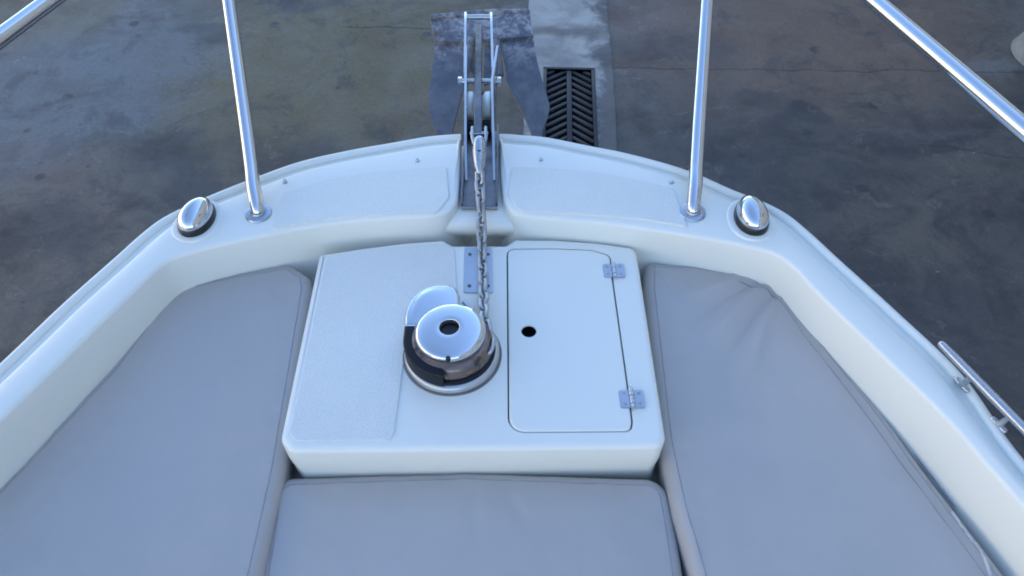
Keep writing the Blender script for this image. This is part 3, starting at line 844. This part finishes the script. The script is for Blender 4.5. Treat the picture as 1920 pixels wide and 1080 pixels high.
# ---- mooring cleat on the gunwale edge, right
cz = .022
ca = P(1766, 646, cz); cb = P(1922, 806, cz); dirc = (cb - ca).normalized(); cl_len = .235
lega = P(1803, 722, -.004); legb = P(1872, 797, -.004)
g = G(); end = ca + dirc * cl_len
g.add(*g_tube([ca, ca + dirc * .03, ca + dirc * cl_len * .5, end - dirc * .03, end], [.0058, .0068, .0072, .0068, .0058], 18, round_end=True))
cleat = bpart(g, 'mooring_cleat', M['steel'], 50)
for lg in (lega, legb):
    tt = (lg - ca).dot(dirc); on = ca + dirc * (tt + .004)
    g = G(); g.add(*g_tube([lg, lg.lerp(on, .3), lg.lerp(on, .7), on], [.0062, .0048, .0045, .0055], 14))
    g.add(*g_tube([lg + dirc * -.010, lg + dirc * .010], .0048, 12, round_end=True))
    bpart(g, 'leg', M['steel'], 50, cleat)

# ------------------------------------------------------------------ cushions
def rise(y):
    t = min(1, max(0, (y - .52) / .16)); return .065 * max(0, y - .60) * (t * t * (3 - 2 * t))
def PC(x, y, dz=0.0):
    z = CUZ
    for _ in range(8): z = CUZ + rise(P(x, y, z).y)
    return P(x, y, z + dz)
def cushion(name, px, z, rads, label, thick=.085, re=.022, dome=.004, wrinkles=None, outer_seam=False):
    w = [PC(x, y, z - CUZ - .010) for x, y in px]; pts = fillet([(p.x, p.y) for p in w], rads, 10)
    pts = ccw(resample(pts, .008)); m = len(pts)
    vs = []; fs = []
    n = 8; zb = z - thick; lv = [(.010, zb), (.004, zb + .012), (.0, zb + .03)]
    lv += [(re * (1 - math.cos(R(90) * k / n)), z - re + re * math.sin(R(90) * k / n)) for k in range(n + 1)]
    for off, zz in lv: vs += [Vector((p.x, p.y, zz)) for p in (offset(pts, off) if off else pts)]
    last = [Vector((v.x, v.y)) for v in vs[-m:]]
    c = sum(last, Vector((0, 0))) / m
    NR = 60
    for r in range(1, NR):
        s = 1 - (r / NR); e = 1 - s
        vs += [Vector((c.x + (p.x - c.x) * s, c.y + (p.y - c.y) * s, z + dome * math.sin(min(1, e * 3) * math.pi / 2))) for p in last]
    tot = len(lv) + NR - 1
    fs = [(i * m + k, i * m + (k + 1) % m, (i + 1) * m + (k + 1) % m, (i + 1) * m + k) for i in range(tot - 1) for k in range(m)]
    fs.append(tuple((tot - 1) * m + k for k in range(m)))
    seam_path = [v.copy() for v in vs[(len(lv) - 2) * m:(len(lv) - 1) * m]]
    def disp(v):
        d = .0022 * noise.noise(Vector((v.x * 6, v.y * 6, 1.3))) + .0008 * noise.noise(Vector((v.x * 22, v.y * 22, 4)))
        if wrinkles:
            for (a, b, wd, h) in wrinkles:
                ab = b - a; L = ab.length; t_ = (Vector((v.x, v.y)) - a).dot(ab) / L / L
                if -.1 < t_ < 1.15:
                    q = a + ab * t_; dd = (Vector((v.x, v.y)) - q); sgn = dd.dot(Vector((-ab.y, ab.x)).normalized()) + .006 * math.sin(t_ * 5)
                    env = max(0, math.sin(math.pi * (t_ + .1) / 1.25)); wk = wd * (.6 + .9 * t_)
                    d += 1.1 * h * env * math.exp(-(sgn / wk) ** 2)
        return d
    for i, v in enumerate(vs):
        if i >= 3 * m:
            k = min(1, max(0, (v.z - (z - re)) / re)); ring = i // m - len(lv) + 1
            edge = math.exp(-(max(0, ring) / 9) ** 2) * k
            v.z += disp(v) * k + edge * .0016 * noise.noise(Vector((v.x * 34, v.y * 34, 7)))
        v.z += rise(v.y)
    o = empty(name, (c.x, c.y, zb)); off = Vector((c.x, c.y, zb)); tag(o, label, 'cushion', 'boat cushions laid round the locker')
    mk('cover', [v - off for v in vs], fs, M['vinyl'], o, 80)
    sm = [Vector((p.x, p.y, p.z + disp(p) * .9 + .0014 * noise.noise(Vector((p.x * 34, p.y * 34, 7))) + rise(p.y) - .0004)) - off for p in seam_path]
    if outer_seam:
        q = offset(pts, .034); q = [p for p in q if p.x > .40]; s2 = []
        jump = max(range(len(q)), key=lambda i: (q[i] - q[i - 1]).length); q = q[jump:] + q[:jump]
        for p in q:
            p3 = Vector((p.x, p.y, 0)); s2.append(Vector((p.x, p.y, z + dome * .18 + disp(p3) + rise(p.y) + .0008)) - off)
        g = G(); g.add(*g_tube(s2, .0009, 6)); g.build('stitch_line', M['thread'], o, 80)
    g = G(); g.add(*g_tube(sm, .0011, 6, closed=True)); g.build('seam_piping', M['thread'], o, 80)
    return o, pts, off
V2 = lambda x, y: Vector((PC(x, y).x, PC(x, y).y))
left_px = [(322, 538), (430, 515), (545, 494), (582, 520), (586, 545), (534, 880), (490, 1090), (430, 1290), (-370, 1290), (0, 911), (205, 690)]
cushion('seat_cushion', left_px, CUZ + .015, [.04, 0, .018, .012, 0, 0, 0, .05, .05, 0, 0],
        'grey vinyl cushion left of the white locker, beside its textured panel',
        wrinkles=[(V2(300, 620), V2(180, 800), .02, -.0018), (V2(540, 560), V2(470, 640), .015, .0015)])
wr = []
for (a, b, wd, h) in (((1462, 535), (1320, 640), .010, .0065), ((1440, 525), (1250, 575), .010, .0042), ((1470, 550), (1385, 720), .011, .0055), ((1452, 530), (1290, 610), .006, -.0050), ((1475, 545), (1350, 680), .007, -.0052), ((1420, 515), (1330, 545), .006, .003),
                      ((1225, 900), (1330, 760), .03, .002), ((1300, 1080), (1262, 900), .02, .003), ((1640, 780), (1560, 860), .02, -.002)):
    wr.append((V2(*a), V2(*b), wd, h))
right_px = [(1209, 492), (1300, 494), (1380, 508), (1452, 527), (1500, 570), (1535, 624), (1654, 772), (1772, 932), (1890, 1085), (2040, 1290), (1350, 1290), (1300, 1090), (1262, 960), (1236, 830), (1207, 545)]
rc, rpts, roff = cushion('seat_cushion', right_px, CUZ + .015, [.014, 0, 0, .03, .02, 0, 0, 0, 0, .04, .05, 0, .04, 0, 0],
        'grey vinyl cushion right of the white locker, creased at its far corner', wrinkles=wr, outer_seam=True)
# loose welt along the hull side of the right cushion
def welt(pxs, z, amp, rad, mat, seed, name='welt'):
    rr = random.Random(seed); pts = spline([PC(x, y, z - CUZ + .015) for x, y in pxs], 14)
    out = []
    for i, p in enumerate(pts): out.append(p + Vector((noise.noise(Vector((i * .31, seed, 0))) * amp, noise.noise(Vector((i * .27, seed, 5))) * amp, noise.noise(Vector((i * .4, seed, 9))) * amp * .6)) - roff)
    vs, fs = g_tube(out, rad, 8, round_end=True)
    mk(name, vs, fs, mat, rc, 80)
welt([(1300, 499), (1350, 501), (1400, 512), (1448, 527), (1490, 562), (1520, 600), (1545, 632)], CUZ - .004, .008, .0022, M['thread'], 3)
welt([(1330, 502), (1370, 506), (1400, 517)], CUZ - .001, .006, .0016, M['welt'], 5)
welt([(1535, 620), (1600, 700), (1700, 830), (1790, 950)], CUZ - .012, .003, .0017, M['thread'], 8)
welt([(1786, 962), (1812, 1000), (1835, 1028), (1850, 1058), (1862, 1095)], CUZ - .001, .003, .0026, M['welt'], 11)
front_px = [(510, 895), (875, 884), (1250, 897), (1267, 980), (1284, 1090), (1310, 1290), (445, 1290), (482, 1090), (500, 980)]
cushion('seat_cushion', front_px, CUZ - .004, [.045, 0, .045, 0, 0, .04, .04, 0, 0],
        'grey vinyl cushion between the other two, butted against the front of the locker',
        wrinkles=[(V2(900, 905), V2(890, 1040), .012, -.0016), (V2(960, 905), V2(985, 1000), .010, -.0014), (V2(560, 940), V2(530, 1060), .02, .0018)])

# ------------------------------------------------------------------ anchor
an = empty('anchor', (BX, 1.75, -.12)); AO = Vector(an.location)
tag(an, 'worn galvanised anchor with two flat flukes hanging in the bow roller', 'anchor')
def apart(g, name, mat, ang=30):
    o = g.build(name, mat, None, ang); o.data.transform(Matrix.Translation(-AO)); o.parent = an; return o
def az(row):
    if row < 72: return -.115 - .02 * (row - 22) / 50
    return -.135 - .10 * (row - 72) / 180
def plate(pxs, th, sub=True):
    g = G(); top = [P(x, y, az(y)) for x, y in pxs]; m = len(top)
    vs = top + [p - Vector((0, 0, th)) for p in top]
    g.add(vs, [tuple(range(m)), tuple(range(m, 2 * m))[::-1]] + [(k, (k + 1) % m, m + (k + 1) % m, m + k) for k in range(m)]); return g
cr = plate([(807, 33), (842, 29), (876, 25.5), (929, 22), (993, 22), (996, 45), (1000, 66), (960, 70), (905, 74), (860, 78), (816, 76), (811, 55)], .014)
# raised lip of the crown plate
cr.add(*g_tube([P(807, 33, az(30) + .002), P(876, 25.5, az(30) + .002), P(929, 22, az(30) + .002), P(993, 22, az(30) + .002)], .0075, 8))
apart(cr, 'crown_plate', M['galv'])
def fluke(px):
    g = plate(px, .009); g.v = [v - Vector((0, 0, .011)) for v in g.v]; return apart(g, 'fluke', M['galv'])
fluke([(815, 74), (866, 77), (872, 100), (873, 135), (868, 160), (861, 185), (853, 215), (846, 247), (840, 252), (822, 250), (812, 228), (805, 200), (804, 170), (807, 140), (812, 110)])
fluke([(1000, 65), (1004, 90), (1010, 118), (1018, 148), (1027, 175), (1031, 193), (1026, 215), (1018, 238), (1014, 256), (1002, 258), (997, 243), (986, 215), (972, 188), (958, 160), (950, 140), (948, 118), (944, 95), (938, 72)])
# shank bracket between the flukes
def bracket(px):
    g = plate(px, .012); g.v = [v - Vector((0, 0, .020)) for v in g.v]; return apart(g, 'shank_bracket', M['galv'])
bracket([(872, 72), (899, 72), (900, 142), (890, 138), (879, 112)])
bracket([(908, 72), (938, 70), (931, 112), (918, 138), (907, 142)])
# strengthening ribs beside the shank
for a, b in (((884, 76), (874, 138)), ((927, 72), (938, 142))):
    g = G(); g.add(*g_tube([P(*a, az(a[1]) + .004), P(*b, az(b[1]) + .004)], [.013, .009], 10)); apart(g, 'rib', M['galv'], 50)
# shank: flat bar over the roller
g = G(); ys = P(903, 52, -.09).y
cl = [(ys + .03, -.125), (ys - .02, -.075), (yr + .22, -.02), (yr + .10, .022), (yr, .042), (yr - .08, .050), (P(897, 252, .05).y, .050)]
cl3 = spline([Vector((-.0635 - .030 * (y - 1.2), y, z + .006)) for y, z in cl], 6)
vs = []; fs = []
for i, p in enumerate(cl3):
    t_ = (cl3[min(i + 1, len(cl3) - 1)] - cl3[max(0, i - 1)]).normalized(); up = Vector((0, -t_.z, t_.y)) * (-1 if t_.y < 0 else 1)
    hw_ = .0075; hh = .020
    bev = .0015
    for x, zz in ((-hw_, -hh), (-hw_, -bev), (-hw_ + bev, 0), (hw_ - bev, 0), (hw_, -bev), (hw_, -hh)): vs.append(p + Vector((x, 0, 0)) + up * zz)
for i in range(len(cl3) - 1):
    for k in range(6): fs.append((i * 6 + k, i * 6 + (k + 1) % 6, i * 6 + 6 + (k + 1) % 6, i * 6 + 6 + k))
fs.append(tuple(range(6))); fs.append(tuple((len(cl3) - 1) * 6 + k for k in range(6)))
g.add(vs, fs); apart(g, 'shank', M['galv'])

# ------------------------------------------------------------------ chain with swivel
ch = empty('anchor_chain', (BX, 1.0, BOXZ)); CO = Vector(ch.location)
tag(ch, 'galvanised anchor chain running from the anchor swivel over the steel plate to the windlass', 'chain')
def cpart(g, name, mat, ang=60):
    o = g.build(name, mat, None, ang); o.data.transform(Matrix.Translation(-CO)); o.parent = ch; return o
s0 = P(898, 247, .055); s1 = P(899, 266, .050); s2 = P(899, 300, .040); s3 = P(899, 322, .030)
g = G()
g.add(*g_tube([s1, s1.lerp(s2, .15), s1.lerp(s2, .6), s2, s2.lerp(s3, .6), s3], [.0118, .0130, .0128, .0112, .0095, .0060], 20, round_end=True))
cpart(g, 'swivel', M['flange'])
g = G()
for s in (-1, 1):
    g.add(*g_tube([s0 + Vector((s * .0125, .012, 0)), s0.lerp(s1, .5) + Vector((s * .0128, 0, 0)), s1 + Vector((s * .0100, -.004, 0))], .0034, 10, round_end=True))
g.add(*g_tube([s0 + Vector((-.017, 0, -.004)), s0 + Vector((.017, 0, -.004))], .0036, 12))
cpart(g, 'swivel_jaw', M['flange'])
g = G(); q = s1.lerp(s2, .75) + Vector((0, 0, .0118)); g.add(*g_lathe([(.0035, -.002), (.0035, .0008), (.0001, .001)], q, 14)); cpart(g, 'swivel_screw', M['black'])
cp_ = [P(899, 318, .032), P(900, 350, .016), P(902, 395, -.002), P(903, 430, -.016), P(903.5, 462, -.030), P(905, 500, -.0345), P(906, 545, -.030), P(908, 590, -.010), P(913, 625, -.008)]
path = spline(cp_, 12)
# continue round the gypsy
a_end = math.atan2(path[-1].y - WC.y, path[-1].x - WC.x)
for k in range(1, 6):
    a = a_end - R(7) * k; path.append(Vector((WC.x + .063 * math.cos(a), WC.y + .063 * math.sin(a), -.009)))
acc = [0]
for a, b in zip(path, path[1:]): acc.append(acc[-1] + (b - a).length)
def at(s):
    for i in range(len(acc) - 1):
        if acc[i + 1] >= s: k = (s - acc[i]) / (acc[i + 1] - acc[i]); return path[i].lerp(path[i + 1], k)
    return path[-1]
lr = .0034; pitch_ = .0190; s = .004; idx = 0
protos = None
while s < acc[-1] - pitch_:
    A = at(s); B = at(s + pitch_); cen = (A + B) / 2; d = (B - A).normalized()
    if protos is None:
        pts = []
        for k in range(24):
            a = 2 * math.pi * k / 24; x = math.cos(a) * .0078; y = math.sin(a) * .0078 + (.0060 if math.sin(a) >= 0 else -.0060); pts.append(Vector((x, 0, y)))
        pm = G().add(*g_tube(pts, lr, 10, closed=True)); protos = pm.build('link', M['chain'], ch, 80); o = protos
    else:
        o = protos.copy(); C.objects.link(o); o.parent = ch
    up = Vector((0, 0, 1)); roll = R(45) + R(90) * (idx % 2) + R(10) * math.sin(idx * 1.7)
    q = d.to_track_quat('Z', 'Y'); q = q @ Matrix.Rotation(roll, 3, 'Z').to_quaternion()
    o.rotation_mode = 'QUATERNION'; o.rotation_quaternion = q; o.location = cen - CO
    s += pitch_; idx += 1

# ------------------------------------------------------------------ light
SUN_EL = R(38); SUN_AZ = R(75)     # clockwise from +Y: from the right, behind the added right building's roof
w = bpy.data.worlds.new('World'); scene.world = w; w.use_nodes = True
nt = w.node_tree; bg = nt.nodes['Background']
sky = nt.nodes.new('ShaderNodeTexSky'); sky.sky_type = 'NISHITA'; sky.sun_disc = False
sky.sun_elevation = SUN_EL; sky.sun_rotation = SUN_AZ; sky.air_density = 1.0; sky.dust_density = .05; sky.ozone_density = 1.0; sky.altitude = 600
nt.links.new(sky.outputs[0], bg.inputs[0]); bg.inputs[1].default_value = .14
sd = Vector((math.sin(SUN_AZ) * math.cos(SUN_EL), math.cos(SUN_AZ) * math.cos(SUN_EL), math.sin(SUN_EL)))
sun = bpy.data.lights.new('sun', 'SUN'); sun.energy = 4.7; sun.angle = R(.5); sun.color = (1, .93, .84)
so = bpy.data.objects.new('sun', sun); C.objects.link(so); so.rotation_euler = (-sd).to_track_quat('-Z', 'Y').to_euler()

scene.view_settings.view_transform = 'Standard'; scene.view_settings.look = 'None'
scene.view_settings.gamma = 1; scene.view_settings.exposure = 1.83
scene.render.engine = 'CYCLES'; scene.cycles.max_bounces = 8
scene.cycles.filter_width = 1.9
